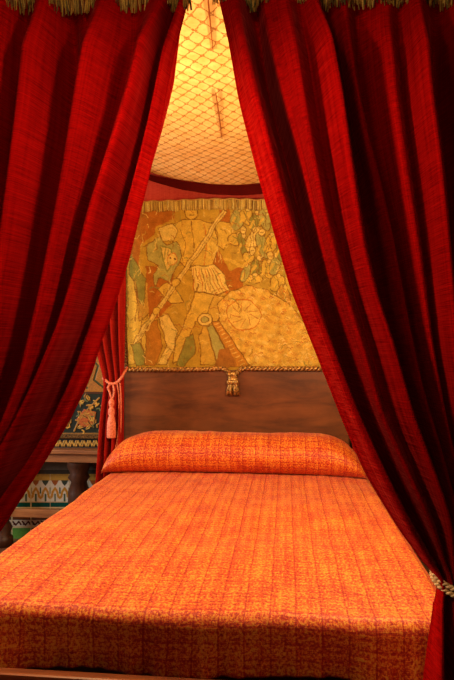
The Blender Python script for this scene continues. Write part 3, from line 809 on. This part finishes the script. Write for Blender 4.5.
# head curtains
def head_curtain(lab, pxl, side):
    t = thing('bed_curtain', lab, 'curtain', 'red velvet bed curtains')
    return t
YHC = 3.72
rowsH = list(np.arange(170, 560, 4.0))+list(np.arange(560, 572, 4.0))
def H(x0, xt, xw, x8, xb): return [(x0, 170), (xt, 300), ((xt*.55+xw*.45), 345), (xw, 382), (xw*.6+x8*.4, 410), (x8, 480), (xb, 572)]
LH = [(H(60, 88, 105, 97, 92), .01), (H(68, 93, 107.5, 100, 96), .035), (H(76, 98, 110, 104, 100), -.03), (H(86, 103, 112.5, 107, 104), .035), (H(95, 108, 115, 110.5, 108), -.03),
      (H(104, 113, 118, 114, 112), .035), (H(112, 117.5, 120, 117, 116), -.025), (H(120, 121.5, 122.5, 121, 120), .03), (H(126, 125.5, 124, 123.5, 123), 0)]
ch2 = thing('bed_curtain', 'narrow red curtain left of the headboard, gathered by a salmon cord with tassel', 'curtain', 'red velvet bed curtains')
curtain('drape', LH, YHC, rowsH, 382, ch2, sub=6, wamp=.6, material=M_CURH, seedz=40, wsig=30)
sh = [(([(x+0, y) for x, y in P]), d) for P, d in LH]
LH2 = []
for P, d in LH:
    LH2.append(([(351+(126-x)*.55, y) for x, y in P], d))
LH2 = LH2[::-1]
ch3 = thing('bed_curtain', 'narrow red curtain right of the headboard, mostly hidden behind the front curtain', 'curtain', 'red velvet bed curtains')
curtain('drape', LH2, YHC, rowsH, 382, ch3, sub=6, wamp=.6, material=M_CURH, seedz=60, wsig=30)
# salmon tieback with tassel
tbk = thing('tieback_cord', 'salmon pink tieback cord with a tassel on the left head curtain', 'curtain tieback')
YK = YHC-.035
path = catmull([at(127, 367, YH-.03), at(125, 371, YHC+.02), at(122, 377, YK-.01), at(116, 383, YK-.02), at(110, 383.5, YK-.02), at(105, 380, YK), at(103, 378, YHC+.02)], 10)
link_mesh('cord', rope_mesh('cord', path, .009, 2, .03), M_PINK, tbk)
path = catmull([at(112, 383, YK-.02), at(108, 387, YK-.03), at(110, 393, YK-.03), at(112, 399, YK-.03), at(114, 392, YK-.03), at(113, 385, YK-.02)], 8)
link_mesh('cord', rope_mesh('cord', path, .007, 2, .025), M_PINK, tbk)
for k, (a, b_) in enumerate(((119, 104), (121, 106))):
    path = catmull([at(117+k*3, 383, YK-.02), at(a, 400, YK-.015), at(a-.5, 430, YK-.01), at(a-4-k, 450, YK-.01), at(a-9, 466, YK-.01)], 8)
    link_mesh('cord', rope_mesh('cord', path, .005, 2, .02), M_PINK, tbk)
c = at(111.5, 400, YK-.03)
tas = lathe('tassel', [(0, .01), (.010, .008), (.018, -.012), (.016, -.035), (.011, -.045), (.019, -.06), (.021, -.085), (.016, -.10), (.022, -.12), (.027, -.15), (.029, -.235), (.026, -.24), (0, -.238)], 0, 0, M_PINK, tbk, 36, 1, 12, .06)
tas.location = c

# ------------------------------------------------------------------ light
def light(name, kind, loc, energy, color, **k):
    l = bpy.data.lights.new(name, kind); l.energy = energy; l.color = color
    for a, v in k.items(): setattr(l, a, v)
    o = bpy.data.objects.new(name, l); C.objects.link(o); o.location = loc; return o
def aim(o, p): o.rotation_euler = (Vector(p)-o.location).to_track_quat('-Z', 'Y').to_euler()
light('canopy_lamp_left', 'POINT', (-.58, 2.1, 2.0), 52, (1, .67, .33), shadow_soft_size=.08)
light('canopy_lamp_right', 'POINT', (.72, 2.3, 1.8), 58, (1, .72, .38), shadow_soft_size=.08)
aim(light('added_top_spot', 'SPOT', (.10, .72, 2.40), 7, (1, .74, .52), shadow_soft_size=.06, spot_size=math.radians(128), spot_blend=1.0), (.10, 1.5, 2.02))  # unseen spot, added to light the upper curtains and spare the bed foot
aim(light('added_spot_left', 'SPOT', (.42, .80, 2.1), 36, (1, .74, .52), shadow_soft_size=.05, spot_size=math.radians(85), spot_blend=1.0), (-.55, 1.5, 1.62))  # unseen side light, added for fold contrast on the left curtain
aim(light('added_spot_right', 'SPOT', (-.20, .80, 2.1), 40, (1, .74, .52), shadow_soft_size=.05, spot_size=math.radians(85), spot_blend=1.0), (.62, 1.5, 1.55))  # its counterpart, added for the right curtain's folds
light('soft_fill', 'POINT', (.3, -.8, 2.4), 5, (1, .74, .5), shadow_soft_size=.1)  # weak unseen fill behind the camera, added to lift the dark folds
w = light('window_daylight', 'AREA', (XL-.25, 2.55, 1.7), 95, (1, .90, .84), shape='RECTANGLE', size=1.5, size_y=1.5); w.rotation_euler = (0, -PI/2, 0)
wd = bpy.data.worlds.new('world'); bpy.context.scene.world = wd; wd.use_nodes = True
wd.node_tree.nodes['Background'].inputs[0].default_value = (.5, .6, .8, 1); wd.node_tree.nodes['Background'].inputs[1].default_value = .5
vs = bpy.context.scene.view_settings
vs.view_transform = 'Standard'; vs.look = 'None'; vs.exposure = 0.0; vs.gamma = 1; vs.use_curve_mapping = False
print('corner foot right', proj((HW+.02, YFT, ZTOP)), 'left', proj((-HW-.02, YFT, ZTOP)), 'head L', proj((-HW, 3.5, ZTOP)), 'R', proj((HW, 3.5, ZTOP)), 'rail', proj((0, 1.66, .49)))
